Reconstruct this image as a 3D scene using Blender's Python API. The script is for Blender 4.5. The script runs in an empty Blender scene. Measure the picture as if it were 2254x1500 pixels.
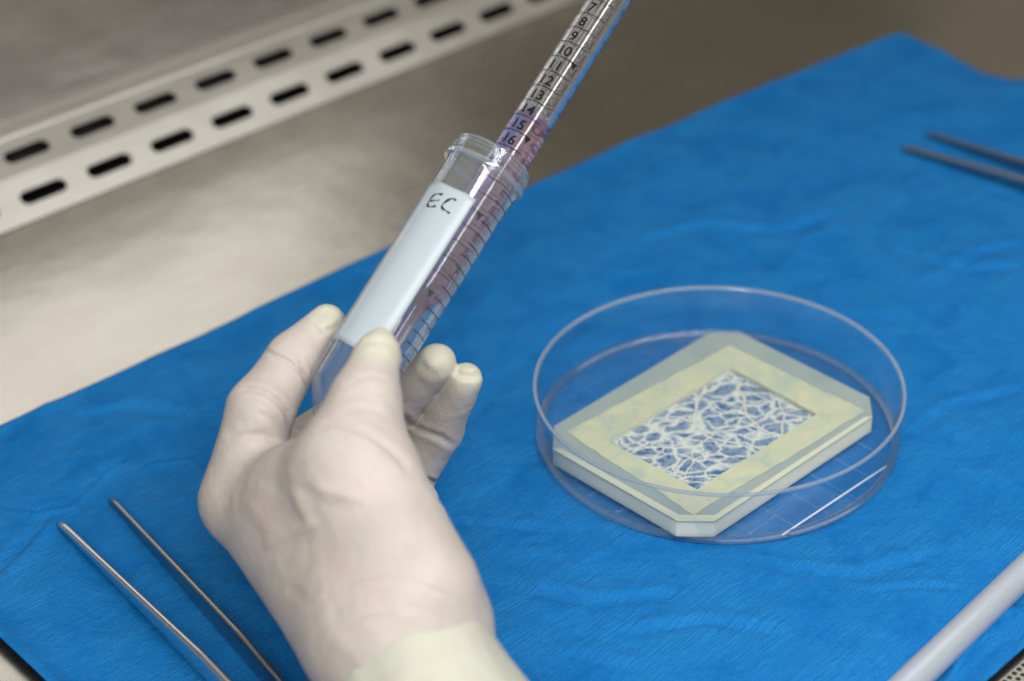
import bpy, bmesh, math, random
import numpy as np
from mathutils import Vector, Matrix
from mathutils.geometry import tessellate_polygon

MM = 0.001
scn = bpy.context.scene
col = scn.collection
random.seed(7)
rng = np.random.default_rng(11)

# ------------------------------------------------------------------ camera (calibrated on the dish and the vent slots, in mm)
FPX, EL, ROLL, DD = 4050.0, math.radians(32.83), math.radians(-1.93), 762.0
vF = np.array([0, math.cos(EL), -math.sin(EL)])
_r0 = np.array([1.0, 0, 0]); _u0 = np.cross(_r0, vF)
vR = _r0 * math.cos(ROLL) + _u0 * math.sin(ROLL)
vU = -_r0 * math.sin(ROLL) + _u0 * math.cos(ROLL)
CAM = -(vF * DD + vR * (449.2 / FPX * DD) + vU * (-200.6 / FPX * DD))
cd = bpy.data.cameras.new('camera')
cam = bpy.data.objects.new('camera', cd); col.objects.link(cam)
m = Matrix(((vR[0], vU[0], -vF[0], CAM[0] * MM), (vR[1], vU[1], -vF[1], CAM[1] * MM), (vR[2], vU[2], -vF[2], CAM[2] * MM), (0, 0, 0, 1)))
cam.matrix_world = m
cd.sensor_width = 36.0; cd.sensor_fit = 'HORIZONTAL'; cd.lens = FPX / 2254 * 36
cd.clip_start = 0.01; cd.clip_end = 50
cd.dof.use_dof = True; cd.dof.focus_distance = 0.683; cd.dof.aperture_fstop = 5.8
scn.camera = cam

# ------------------------------------------------------------------ room light and lamps
w = bpy.data.worlds.new('World'); scn.world = w; w.use_nodes = True
nt = w.node_tree; N = nt.nodes; L = nt.links
bg = N['Background']
tc = N.new('ShaderNodeTexCoord'); sep = N.new('ShaderNodeSeparateXYZ'); L.new(tc.outputs['Generated'], sep.inputs[0])
dotn = N.new('ShaderNodeVectorMath'); dotn.operation = 'DOT_PRODUCT'; dotn.inputs[1].default_value = (-0.80, 0.10, 0.45)
L.new(tc.outputs['Generated'], dotn.inputs[0])
nz = N.new('ShaderNodeTexNoise'); nz.inputs['Scale'].default_value = 2.2; nz.inputs['Detail'].default_value = 1
L.new(tc.outputs['Generated'], nz.inputs['Vector'])
ma = N.new('ShaderNodeMath'); ma.operation = 'MULTIPLY_ADD'; ma.inputs[1].default_value = 1.5; ma.inputs[2].default_value = -0.75
L.new(nz.outputs['Fac'], ma.inputs[0])
mb = N.new('ShaderNodeMath'); mb.operation = 'ADD'; L.new(dotn.outputs['Value'], mb.inputs[0]); L.new(ma.outputs[0], mb.inputs[1])
cr = N.new('ShaderNodeValToRGB'); L.new(mb.outputs[0], cr.inputs[0])
cr.color_ramp.elements[0].position = 0.0; cr.color_ramp.elements[0].color = (0.28, 0.235, 0.175, 1)
cr.color_ramp.elements[1].position = 0.85; cr.color_ramp.elements[1].color = (1.35, 1.32, 1.20, 1)
e = cr.color_ramp.elements.new(0.35); e.color = (0.50, 0.46, 0.38, 1)
L.new(cr.outputs[0], bg.inputs['Color']); bg.inputs['Strength'].default_value = 0.41

def area(name, loc, target, sx, sy, power, color, xdir):
    ld = bpy.data.lights.new(name, 'AREA'); ld.shape = 'RECTANGLE'; ld.size = sx * MM; ld.size_y = sy * MM
    ld.energy = power; ld.color = color
    o = bpy.data.objects.new(name, ld); col.objects.link(o)
    z = (Vector(loc) - Vector(target)).normalized(); x = Vector(xdir); x = (x - z * x.dot(z)).normalized(); y = z.cross(x)
    o.matrix_world = Matrix(((x.x, y.x, z.x, loc[0] * MM), (x.y, y.y, z.y, loc[1] * MM), (x.z, y.z, z.z, loc[2] * MM), (0, 0, 0, 1)))
    return o
area('lamp_tube', (90, -500, 610), (-20, 0, 0), 1100, 130, 8.2, (1.0, 0.985, 0.95), (0.737, 0.676, 0))
area('lamp_soft', (230, 130, 900), (-60, 60, 0), 900, 500, 2.0, (1.0, 0.98, 0.95), (0.737, 0.676, 0))

scn.view_settings.view_transform = 'Standard'; scn.view_settings.look = 'None'
scn.view_settings.gamma = 1.0; scn.view_settings.use_curve_mapping = False
scn.view_settings.exposure = 0.0
cy = scn.cycles
cy.max_bounces = 24; cy.transmission_bounces = 22; cy.glossy_bounces = 8; cy.transparent_max_bounces = 24; cy.diffuse_bounces = 4
cy.caustics_refractive = True; cy.caustics_reflective = False; cy.blur_glossy = 0.6
cy.sample_clamp_indirect = 4.0; cy.use_denoising = True

# ------------------------------------------------------------------ helpers
def ray(x, y): return vF + vR * (x - 1127) / FPX + vU * (750 - y) / FPX
def at(x, y, d): return CAM + ray(x, y) * d
def onz(x, y, z=0.0):
    r = ray(x, y); return CAM + r * ((z - CAM[2]) / r[2])
def proj(P):
    d = np.asarray(P) - CAM; z = d @ vF
    return 1127 + FPX * (d @ vR) / z, 750 - FPX * (d @ vU) / z, z
GA = math.radians(42.4)
GT = np.array([math.cos(GA), math.sin(GA), 0]); GS = np.array([-math.sin(GA), math.cos(GA), 0])
def ts(t, s, z=0.0): return GT * t + GS * s + np.array([0, 0, z])

def link(name, verts, faces, mat, parent=None, smooth=True, sub=0, sharp=None):
    me = bpy.data.meshes.new(name)
    me.from_pydata([tuple(np.asarray(v) * MM) for v in verts], [], [tuple(int(i) for i in f) for f in faces])
    me.validate(); me.update()
    bm = bmesh.new(); bm.from_mesh(me); bmesh.ops.recalc_face_normals(bm, faces=bm.faces); bm.to_mesh(me); bm.free()
    me.materials.append(mat)
    if smooth: me.polygons.foreach_set('use_smooth', [True] * len(me.polygons))
    o = bpy.data.objects.new(name, me); col.objects.link(o)
    if sharp is not None: me.set_sharp_from_angle(angle=math.radians(sharp))
    if sub:
        md = o.modifiers.new('sub', 'SUBSURF'); md.levels = sub; md.render_levels = sub
    if parent is not None:
        o.parent = parent; o.matrix_parent_inverse = parent.matrix_world.inverted()
    return o
def empty(name, loc, label, cat, group=None):
    o = bpy.data.objects.new(name, None); col.objects.link(o); o.empty_display_size = 0.01
    o.location = [float(c) * MM for c in loc]; bpy.context.view_layer.update()
    o['label'] = label; o['category'] = cat
    if group: o['group'] = group
    return o
def tag(o, label, cat): o['label'] = label; o['category'] = cat; return o

def lathe(profile, T0, A, e1, e2, seg=96, closed=True):
    """profile: (radius, level) list; closed loop if closed"""
    V = []; Fc = []; n = len(profile); T0 = np.asarray(T0)
    for r, l in profile:
        for k in range(seg):
            a = 2 * math.pi * k / seg
            V.append(T0 + A * l + (e1 * math.sin(a) + e2 * math.cos(a)) * max(r, 0.001))
    for i in range(n if closed else n - 1):
        j = (i + 1) % n
        for k in range(seg):
            k2 = (k + 1) % seg
            Fc.append((i * seg + k, i * seg + k2, j * seg + k2, j * seg + k))
    return V, Fc

def smooth_profile(p, it=1):
    for _ in range(it):
        q = []
        for i in range(len(p)):
            a = np.array(p[i], float); b = np.array(p[(i + 1) % len(p)], float)
            q += [tuple(a * .75 + b * .25), tuple(a * .25 + b * .75)]
        p = q
    return p

# value noise (numpy)
def vnoise(x, y, seed=0):
    def h(i, j):
        n = np.sin(i * 127.1 + j * 311.7 + seed * 74.7) * 43758.5453
        return n - np.floor(n)
    xi = np.floor(x); yi = np.floor(y); xf = x - xi; yf = y - yi
    u = xf * xf * (3 - 2 * xf); v = yf * yf * (3 - 2 * yf)
    return (h(xi, yi) * (1 - u) + h(xi + 1, yi) * u) * (1 - v) + (h(xi, yi + 1) * (1 - u) + h(xi + 1, yi + 1) * u) * v - 0.5

def polyd(P, line):
    """distance from 2-D points P (n,2) to a polyline, and signed side, and param 0..1"""
    best = np.full(len(P), 1e9); side = np.zeros(len(P)); par = np.zeros(len(P))
    line = np.asarray(line, float); m = len(line) - 1
    for i in range(m):
        a, b = line[i], line[i + 1]; ab = b - a; t = np.clip(((P - a) @ ab) / (ab @ ab), 0, 1)
        q = P - (a + t[:, None] * ab); d = np.hypot(q[:, 0], q[:, 1]); k = d < best
        best[k] = d[k]; side[k] = (ab[0] * q[k, 1] - ab[1] * q[k, 0]) / np.hypot(*ab); par[k] = (i + t[k]) / m
    return best, side, par

# ------------------------------------------------------------------ materials
def mat(name, color=(0.5, 0.5, 0.5), rough=0.5, metal=0.0, **kw):
    mt = bpy.data.materials.new(name); mt.use_nodes = True
    b = mt.node_tree.nodes['Principled BSDF']
    b.inputs['Base Color'].default_value = (*color, 1); b.inputs['Roughness'].default_value = rough; b.inputs['Metallic'].default_value = metal
    for k, v in kw.items(): b.inputs[k.replace('_', ' ')].default_value = v
    return mt
def nodes(mt): return mt.node_tree.nodes, mt.node_tree.links, mt.node_tree.nodes['Principled BSDF']
def objcoord(N, L, scale=(1, 1, 1), rot=0.0):
    tc = N.new('ShaderNodeTexCoord'); mp = N.new('ShaderNodeMapping'); mp.inputs['Scale'].default_value = scale; mp.inputs['Rotation'].default_value = (0, 0, rot)
    mp.vector_type = 'TEXTURE' if False else 'POINT'
    L.new(tc.outputs['Object'], mp.inputs[0]); return mp
def noise(N, L, vec, scale, detail=3, rough=0.5, dist=0.0):
    n = N.new('ShaderNodeTexNoise'); n.inputs['Scale'].default_value = scale; n.inputs['Detail'].default_value = detail
    n.inputs['Roughness'].default_value = rough; n.inputs['Distortion'].default_value = dist; L.new(vec, n.inputs['Vector']); return n
def ramp(N, L, fac, stops):
    c = N.new('ShaderNodeValToRGB'); L.new(fac, c.inputs[0]); els = c.color_ramp.elements
    els[0].position = stops[0][0]; els[0].color = (*stops[0][1], 1); els[1].position = stops[-1][0]; els[1].color = (*stops[-1][1], 1)
    for p, cc in stops[1:-1]: k = els.new(p); k.color = (*cc, 1)
    return c
def bump(N, L, h, strength, dist, prev=None):
    b = N.new('ShaderNodeBump'); b.inputs['Strength'].default_value = strength; b.inputs['Distance'].default_value = dist; L.new(h, b.inputs['Height'])
    if prev is not None: L.new(prev, b.inputs['Normal'])
    return b

def steel_mat(name, c1, c2, rough):
    mt = mat(name, c1, rough, 1.0); N, L, b = nodes(mt)
    mp = objcoord(N, L); mp.inputs['Rotation'].default_value = (0, 0, -GA)
    mp2 = N.new('ShaderNodeMapping'); mp2.inputs['Scale'].default_value = (6, 700, 60); L.new(mp.outputs[0], mp2.inputs[0])
    n1 = noise(N, L, mp2.outputs[0], 3.0, 3)
    n2 = noise(N, L, mp.outputs[0], 14.0, 3)
    c = ramp(N, L, n2.outputs['Fac'], [(0.3, c2), (0.7, c1)]); L.new(c.outputs[0], b.inputs['Base Color'])
    r = N.new('ShaderNodeMapRange'); r.inputs['To Min'].default_value = rough - .07; r.inputs['To Max'].default_value = rough + .1
    L.new(n1.outputs['Fac'], r.inputs['Value']); L.new(r.outputs[0], b.inputs['Roughness'])
    bp = bump(N, L, n1.outputs['Fac'], 0.10, 0.0003); 
    bp2 = bump(N, L, n2.outputs['Fac'], 0.22, 0.005, bp.outputs[0]); L.new(bp2.outputs[0], b.inputs['Normal'])
    return mt
M_TABLE = steel_mat('brushed_steel_table', (0.80, 0.77, 0.70), (0.72, 0.685, 0.61), 0.25)
M_GRILLE = steel_mat('brushed_steel_grille', (0.74, 0.73, 0.69), (0.66, 0.65, 0.61), 0.40)
M_WALL = steel_mat('polished_steel_panel', (0.78, 0.78, 0.77), (0.62, 0.62, 0.63), 0.20)
M_DARK = mat('dark_cavity', (0.012, 0.012, 0.012), 0.8)  # near-black colour stands in for shade behind slots and holes
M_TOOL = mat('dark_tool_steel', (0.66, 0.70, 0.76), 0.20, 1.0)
M_TOOL2 = mat('shaded_tool_steel', (0.32, 0.345, 0.38), 0.26, 1.0)  # shade on the tine's side put into a darker copy of the steel
for mt in (M_TOOL, M_TOOL2):
    N, L, b = nodes(mt); mp = objcoord(N, L); n1 = noise(N, L, mp.outputs[0], 500, 2); bp = bump(N, L, n1.outputs['Fac'], 0.12, 0.0001); L.new(bp.outputs[0], b.inputs['Normal'])
M_INK = mat('black_printing_ink', (0.012, 0.012, 0.015), 0.45)
M_INK.node_tree.nodes['Principled BSDF'].inputs['Specular IOR Level'].default_value = 0.12; M_INK.node_tree.nodes['Principled BSDF'].inputs['Roughness'].default_value = 0.7
M_PEN = mat('navy_marker_ink', (0.012, 0.012, 0.05), 0.45)
M_LABEL = mat('matte_white_label', (0.56, 0.63, 0.68), 0.28)
M_LABEL.node_tree.nodes['Principled BSDF'].inputs['Specular IOR Level'].default_value = 0.45

_b = M_LABEL.node_tree.nodes['Principled BSDF']; _t = M_LABEL.node_tree.nodes.new('ShaderNodeBsdfTranslucent'); _t.inputs['Color'].default_value = (0.85, 0.92, 0.98, 1)
_m = M_LABEL.node_tree.nodes.new('ShaderNodeMixShader'); _m.inputs[0].default_value = 0.35
M_LABEL.node_tree.links.new(_b.outputs[0], _m.inputs[1]); M_LABEL.node_tree.links.new(_t.outputs[0], _m.inputs[2]); M_LABEL.node_tree.links.new(_m.outputs[0], M_LABEL.node_tree.nodes['Material Output'].inputs['Surface'])

# blue crepe drape
M_DRAPE = mat('blue_crepe_nonwoven', (0.0, 0.16, 0.55), 0.62); N, L, b = nodes(M_DRAPE)
b.inputs['Specular IOR Level'].default_value = 0.16
b.inputs['Sheen Weight'].default_value = 0.05; b.inputs['Sheen Roughness'].default_value = 0.5; b.inputs['Sheen Tint'].default_value = (0.35, 0.6, 1.0, 1)
mp = objcoord(N, L); mp.inputs['Rotation'].default_value = (0, 0, -GA)
warp = noise(N, L, mp.outputs[0], 22, 3, 0.6)
wv = N.new('ShaderNodeVectorMath'); wv.operation = 'MULTIPLY_ADD'; wv.inputs[1].default_value = (0.007, 0.007, 0.0)
L.new(warp.outputs['Color'], wv.inputs[0]); L.new(mp.outputs[0], wv.inputs[2])
mp3 = N.new('ShaderNodeMapping'); mp3.inputs['Scale'].default_value = (45, 1000, 1); L.new(wv.outputs[0], mp3.inputs[0])
cn = noise(N, L, mp3.outputs[0], 1.0, 3, 0.6, 0.4)
fine = noise(N, L, mp.outputs[0], 1500, 2, 0.6)
patch = noise(N, L, mp.outputs[0], 34, 5, 0.65, 0.6)
pr = N.new('ShaderNodeMapRange'); pr.inputs['From Min'].default_value = 0.36; pr.inputs['From Max'].default_value = 0.60; L.new(patch.outputs['Fac'], pr.inputs['Value'])
mul = N.new('ShaderNodeMath'); mul.operation = 'MULTIPLY'; L.new(cn.outputs['Fac'], mul.inputs[0]); L.new(pr.outputs[0], mul.inputs[1])
bp = bump(N, L, mul.outputs[0], 0.9, 0.0014); bp2 = bump(N, L, fine.outputs['Fac'], 0.45, 0.0005, bp.outputs[0])
med = noise(N, L, mp.outputs[0], 90, 4, 0.6); bp3 = bump(N, L, med.outputs['Fac'], 0.35, 0.0030, bp2.outputs[0]); L.new(bp3.outputs[0], b.inputs['Normal'])
mx = N.new('ShaderNodeMath'); mx.operation = 'MULTIPLY_ADD'; mx.inputs[1].default_value = 0.50; L.new(fine.outputs['Fac'], mx.inputs[0])
m2 = N.new('ShaderNodeMath'); m2.operation = 'MULTIPLY'; m2.inputs[1].default_value = 0.10; L.new(patch.outputs['Fac'], m2.inputs[0])
m3 = N.new('ShaderNodeMath'); m3.operation = 'MULTIPLY_ADD'; m3.inputs[1].default_value = 0.40; L.new(mul.outputs[0], m3.inputs[0]); L.new(m2.outputs[0], m3.inputs[2]); L.new(m3.outputs[0], mx.inputs[2])
c = ramp(N, L, mx.outputs[0], [(0.24, (0.0, 0.122, 0.39)), (0.60, (0.010, 0.200, 0.54))]); L.new(c.outputs[0], b.inputs['Base Color'])

# plastics
def clear_mat(name, color, ior, rough=0.0):
    mt = mat(name, color, rough); b = nodes(mt)[2]; b.inputs['Transmission Weight'].default_value = 1.0; b.inputs['IOR'].default_value = ior; return mt
def thin_mat(name, tint, milk, milkcol, gloss=1.0, rough=0.02):
    """thin clear plastic: light passes straight through, Schlick reflection on each face, a little body haze"""
    mt = bpy.data.materials.new(name); mt.use_nodes = True; N = mt.node_tree.nodes; L = mt.node_tree.links
    N.remove(N['Principled BSDF'])
    tr = N.new('ShaderNodeBsdfTransparent'); tr.inputs[0].default_value = (*tint, 1)
    gl_ = N.new('ShaderNodeBsdfGlossy'); gl_.inputs['Roughness'].default_value = rough
    lw = N.new('ShaderNodeLayerWeight'); lw.inputs['Blend'].default_value = 0.5
    p = N.new('ShaderNodeMath'); p.operation = 'POWER'; p.inputs[1].default_value = 4.5; L.new(lw.outputs['Facing'], p.inputs[0])
    q = N.new('ShaderNodeMath'); q.operation = 'MULTIPLY_ADD'; q.inputs[1].default_value = 0.85 * gloss; q.inputs[2].default_value = 0.045 * gloss; L.new(p.outputs[0], q.inputs[0])
    m1 = N.new('ShaderNodeMixShader'); L.new(q.outputs[0], m1.inputs[0]); L.new(tr.outputs[0], m1.inputs[1]); L.new(gl_.outputs[0], m1.inputs[2])
    df = N.new('ShaderNodeBsdfDiffuse'); df.inputs['Color'].default_value = (*milkcol, 1)
    tl = N.new('ShaderNodeBsdfTranslucent'); tl.inputs['Color'].default_value = (*milkcol, 1)
    ad = N.new('ShaderNodeMixShader'); ad.inputs[0].default_value = 0.5; L.new(df.outputs[0], ad.inputs[1]); L.new(tl.outputs[0], ad.inputs[2])
    q2 = N.new('ShaderNodeMath'); q2.operation = 'MULTIPLY_ADD'; q2.inputs[1].default_value = milk * 2.2; q2.inputs[2].default_value = milk; L.new(p.outputs[0], q2.inputs[0])
    m2_ = N.new('ShaderNodeMixShader'); L.new(q2.outputs[0], m2_.inputs[0]); L.new(m1.outputs[0], m2_.inputs[1]); L.new(ad.outputs[0], m2_.inputs[2])
    L.new(m2_.outputs[0], N['Material Output'].inputs['Surface']); return mt
M_DISH = thin_mat('clear_polystyrene_dish', (0.985, 0.992, 1.0), 0.005, (0.66, 0.80, 0.98), 0.75)
M_RIM = thin_mat('clear_polystyrene_rim', (0.95, 0.965, 0.985), 0.26, (0.80, 0.90, 1.0), 3.4, 0.05)  # whitish body colour paints the bright light along the rim edge
M_FOOT = thin_mat('clear_polystyrene_foot', (0.97, 0.98, 0.99), 0.05, (0.75, 0.86, 1.0), 2.4, 0.04)
M_PIP = clear_mat('clear_polystyrene_pipette', (1, 1, 1), 1.5)
M_BUB = clear_mat('foam_film', (0.98, 0.97, 1.0), 1.33)
M_LIQ = clear_mat('pink_medium', (1.0, 0.72, 0.90), 1.34)
def cloudy(mt, colr, fac):
    N = mt.node_tree.nodes; L = mt.node_tree.links; b = N['Principled BSDF']
    df = N.new('ShaderNodeBsdfDiffuse'); df.inputs['Color'].default_value = (*colr, 1); tl = N.new('ShaderNodeBsdfTranslucent'); tl.inputs['Color'].default_value = (*colr, 1)
    a_ = N.new('ShaderNodeMixShader'); a_.inputs[0].default_value = .5; L.new(df.outputs[0], a_.inputs[1]); L.new(tl.outputs[0], a_.inputs[2])
    m_ = N.new('ShaderNodeMixShader'); m_.inputs[0].default_value = fac; L.new(b.outputs[0], m_.inputs[1]); L.new(a_.outputs[0], m_.inputs[2]); L.new(m_.outputs[0], N['Material Output'].inputs['Surface'])
cloudy(M_BUB, (0.9, 0.86, 0.95), 0.30); cloudy(M_LIQ, (1.0, 0.55, 0.82), 0.19); cloudy(M_PIP, (0.85, 0.86, 0.88), 0.045)
# slightly milky polypropylene tube
M_TUBE = thin_mat('clear_polypropylene_tube', (0.96, 0.975, 0.985), 0.05, (0.74, 0.80, 0.86), 1.4, 0.05)
M_LIP = thin_mat('polypropylene_lip', (0.93, 0.96, 0.98), 0.16, (0.76, 0.83, 0.90), 2.4, 0.05)
M_MILK = mat('milky_plastic_tube', (0.80, 0.86, 0.95), 0.35); b = nodes(M_MILK)[2]
b.inputs['Transmission Weight'].default_value = 0.6; b.inputs['Coat Weight'].default_value = 1.0; b.inputs['Coat Roughness'].default_value = 0.06

# latex glove
M_GLOVE = mat('cream_latex_glove', (0.7, 0.64, 0.6), 0.46); N, L, b = nodes(M_GLOVE)
b.inputs['Subsurface Weight'].default_value = 0.35; b.inputs['Subsurface Radius'].default_value = (1.0, 0.6, 0.4); b.inputs['Subsurface Scale'].default_value = 0.003
b.inputs['Specular IOR Level'].default_value = 0.30
at_n = N.new('ShaderNodeAttribute'); at_n.attribute_name = 'slack'
mp = objcoord(N, L); n1 = noise(N, L, mp.outputs[0], 45, 3, 0.5)
skin = ramp(N, L, n1.outputs['Fac'], [(0.35, (0.46, 0.41, 0.38)), (0.52, (0.50, 0.452, 0.422)), (0.68, (0.53, 0.452, 0.43))])
mxc = N.new('ShaderNodeMix'); mxc.data_type = 'RGBA'; L.new(at_n.outputs['Fac'], mxc.inputs['Factor']); L.new(skin.outputs[0], mxc.inputs['A']); mxc.inputs['B'].default_value = (0.54, 0.54, 0.44, 1)
L.new(mxc.outputs['Result'], b.inputs['Base Color'])
n2 = noise(N, L, mp.outputs[0], 260, 3, 0.6); n3 = noise(N, L, mp.outputs[0], 2600, 2, 0.6)
bp = bump(N, L, n2.outputs['Fac'], 0.30, 0.0011); n4 = noise(N, L, mp.outputs[0], 150, 2, 0.5, 1.4); rm = N.new('ShaderNodeMath'); rm.operation = 'SUBTRACT'; rm.inputs[1].default_value = 0.5; L.new(n4.outputs['Fac'], rm.inputs[0])
ra = N.new('ShaderNodeMath'); ra.operation = 'ABSOLUTE'; L.new(rm.outputs[0], ra.inputs[0]); rc = N.new('ShaderNodeMapRange'); rc.inputs['From Max'].default_value = 0.035; L.new(ra.outputs[0], rc.inputs['Value'])
bpx = bump(N, L, rc.outputs[0], 0.16, 0.0007, bp.outputs[0]); bp2 = bump(N, L, n3.outputs['Fac'], 0.15, 0.0002, bpx.outputs[0]); L.new(bp2.outputs[0], b.inputs['Normal'])
M_CUFF = mat('pale_latex_cuff', (0.505, 0.505, 0.435), 0.5); b = nodes(M_CUFF)[2]; b.inputs['Subsurface Weight'].default_value = 0.3; b.inputs['Subsurface Scale'].default_value = 0.003

N, L, b = nodes(M_CUFF); mp = objcoord(N, L); n2 = noise(N, L, mp.outputs[0], 70, 3, 0.6); bp = bump(N, L, n2.outputs['Fac'], 0.5, 0.003); L.new(bp.outputs[0], b.inputs['Normal'])

# ------------------------------------------------------------------ steel work surface, rear vent grille, back panel
def s_of(px, py, z): return float(onz(px, py, z) @ GS)
def grid_mesh(name, a, b, c, d, nu, nv, mt, fn=None, **kw):
    V = []; Fc = []
    for i in range(nu + 1):
        for j in range(nv + 1):
            u = i / nu; v = j / nv
            p = (np.asarray(a) * (1 - u) + np.asarray(b) * u) * (1 - v) + (np.asarray(d) * (1 - u) + np.asarray(c) * u) * v
            V.append(fn(p) if fn else p)
    for i in range(nu):
        for j in range(nv):
            k = i * (nv + 1) + j; Fc.append((k, k + nv + 1, k + nv + 2, k + 1))
    return link(name, V, Fc, mt, **kw)
ZT = -0.7
S_EDGE = 367.0
tl0, tl1 = -900, 900
o = grid_mesh('work_surface', ts(tl0, -172, ZT), ts(tl1, -172, ZT), ts(tl1, S_EDGE, ZT), ts(tl0, S_EDGE, ZT), 90, 30, M_TABLE)
o['kind'] = 'structure'

zc, zt = 16.0, 27.0
s_cr = (s_of(0, 397, zc) + s_of(479, 208, zc) + s_of(798, 101, zc)) / 3
s_tp = (s_of(0, 319, zt) + s_of(830, 0, zt)) / 2
zb = zt + 6
s_bv = (s_of(0, 270, zb) + s_of(640, 30, zb)) / 2
print('grille profile', S_EDGE, s_cr, s_tp, s_bv)
def slotted(name, p0, p1, centers, hl, hw, parent, mt):
    """strip between profile points p0=(s,z) and p1=(s,z), along t, with obround holes; centers = (t, fraction)"""
    e = np.array([p1[0] - p0[0], p1[1] - p0[1]]); Ln = float(np.hypot(*e)); e = e / Ln; nrm = np.array([-e[1], e[0]])
    def loop(poly): return [Vector((x, y, 0)) for x, y in poly]
    hs = []
    for (tcx, fr) in centers:
        cyy = fr * Ln; pts = []
        for k in range(9): a = -math.pi / 2 + math.pi * k / 8; pts.append((tcx + hl - hw + hw * math.cos(a), cyy + hw * math.sin(a)))
        for k in range(9): a = math.pi / 2 + math.pi * k / 8; pts.append((tcx - hl + hw + hw * math.cos(a), cyy + hw * math.sin(a)))
        hs.append(pts)
    outer = [(tl0, 0), (tl1, 0), (tl1, Ln), (tl0, Ln)]
    loops = [loop(outer)] + [loop(h) for h in hs]
    tris = tessellate_polygon(loops); flat = [p for lp in ([outer] + hs) for p in lp]
    V = []
    th = 1.5
    for dz in (0, -th):
        for (t, y) in flat:
            q = np.array(p0) + e * y + nrm * dz; V.append(ts(t, q[0], q[1]))
    n = len(flat); Fc = [tuple(tr) for tr in tris] + [tuple(i + n for i in tr[::-1]) for tr in tris]
    off = 4
    for h in hs:
        k = len(h)
        for i in range(k): Fc.append((off + i, off + (i + 1) % k, off + (i + 1) % k + n, off + i + n))
        off += k
    # dimple ring round each slot: slightly pressed lip
    return link(name, V, Fc, mt, parent=parent, smooth=False)
gr = empty('vent_grille', ts(0, S_EDGE, 0), 'angled stainless steel vent strip with two rows of oval slots behind the drape', 'vent grille')
fc = [onz(x, y, 8) for x, y in [(90, 417), (235, 360), (372, 305), (505, 253), (630, 203), (750, 155), (867, 108), (977, 64), (1085, 25)]]
tt = np.array([q @ GT for q in fc]); kk = np.arange(9); pt = np.polyfit(kk, tt, 1)
bc = [onz(x, y, 22) for x, y in [(65, 338), (210, 280), (348, 228), (483, 178), (607, 130), (728, 82), (845, 37), (955, 0)]]
tb = np.array([q @ GT for q in bc]); pb = np.polyfit(np.arange(8), tb, 1)
print('slots', pt, pb)
lower = slotted('lower_strip', (S_EDGE, 0), (s_cr, zc), [(pt[1] + pt[0] * k, 0.48) for k in range(-6, 18)], 13.4, 3.9, gr, M_GRILLE)
upper = slotted('upper_strip', (s_cr, zc + .02), (s_tp, zt), [(pb[1] + pb[0] * k, 0.50) for k in range(-6, 18)], 13.2, 3.9, gr, M_GRILLE)
# folded lip above, and the cavity behind the slots, its shade painted black
prof = [(s_tp, zt), (s_tp + 1.0, zt + 1.2), (s_tp + 5, zt + 2.2), (s_bv - 2, zb - 1), (s_bv, zb), (s_bv + 4, zb + 1.2)]
V = []; Fc = []
for s, z in prof: V += [ts(tl0, s, z), ts(tl1, s, z)]
for i in range(len(prof) - 1): Fc.append((2 * i, 2 * i + 1, 2 * i + 3, 2 * i + 2))
link('folded_lip', V, Fc, M_GRILLE, parent=gr, smooth=True)
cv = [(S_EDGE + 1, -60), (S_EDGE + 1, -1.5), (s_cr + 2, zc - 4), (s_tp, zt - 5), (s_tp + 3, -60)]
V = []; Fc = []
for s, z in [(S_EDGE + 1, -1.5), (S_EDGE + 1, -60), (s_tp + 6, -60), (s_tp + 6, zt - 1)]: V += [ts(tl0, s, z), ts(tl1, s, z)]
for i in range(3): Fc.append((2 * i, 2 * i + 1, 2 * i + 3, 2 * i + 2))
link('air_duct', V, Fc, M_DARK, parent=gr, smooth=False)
# back panel
def wallfn(p): 
    return p + GS * (2.5 * math.sin(p[2] * 0.011 + (p @ GT) * 0.006) )
prof = [(s_bv + 4, zb + 1.2), (s_bv + 30, zb + 20), (s_bv + 60, zb + 42), (s_bv + 88, zb + 66), (s_bv + 102, zb + 95), (s_bv + 108, zb + 140), (s_bv + 116, zb + 220), (s_bv + 126, zb + 330), (s_bv + 138, zb + 470)]
V = []; Fc = []; nT = 90
for i in range(nT + 1):
    tq = tl0 + (tl1 - tl0) * i / nT
    for (sq_, zq) in prof: V.append(wallfn(ts(tq, sq_, zq)))
for i in range(nT):
    for j in range(len(prof) - 1): k = i * len(prof) + j; Fc.append((k, k + len(prof), k + len(prof) + 1, k + 1))
wp = link('back_wall', V, Fc, M_WALL)
wp['kind'] = 'structure'

# ------------------------------------------------------------------ blue drape
nu, nv = 440, 260
tg, sg = np.meshgrid(np.linspace(0, 1, nu + 1), np.linspace(0, 1, nv + 1), indexing='ij')
s_back = lambda t: np.interp(t, [-290, -210, 1, 92, 229, 330, 385], [217, 217, 213.5, 209, 203, 195, 189])
t_right = lambda s: np.interp(s, [-170, 60, 92, 98, 108, 122, 150, 190], [372, 374, 377, 376, 370, 368, 376, 383])
t_left = lambda s: -279.0 + 0 * s
sb = -166 + (205 + 166) * sg
t = t_left(sb) + (t_right(sb) - t_left(sb)) * tg
s = -164 + 1.2 * np.sin(t * .03) + (s_back(t) + 164 - 1.2 * np.sin(t * .03)) * sg
t = t_left(s) + (t_right(s) - t_left(s)) * tg
X = GT[0] * t + GS[0] * s; Y = GT[1] * t + GS[1] * s
Z = 0.9 * vnoise(t / 60, s / 45, 1) + 0.5 * vnoise(t / 24, s / 16, 2) + 0.22 * vnoise(t / 9, s / 5, 3) + 0.12 * vnoise(t / 4, s / 2.4, 4)
rid = lambda a, b, q: 1 - np.minimum(1, np.abs(vnoise(a, b, q)) * 5)
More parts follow.
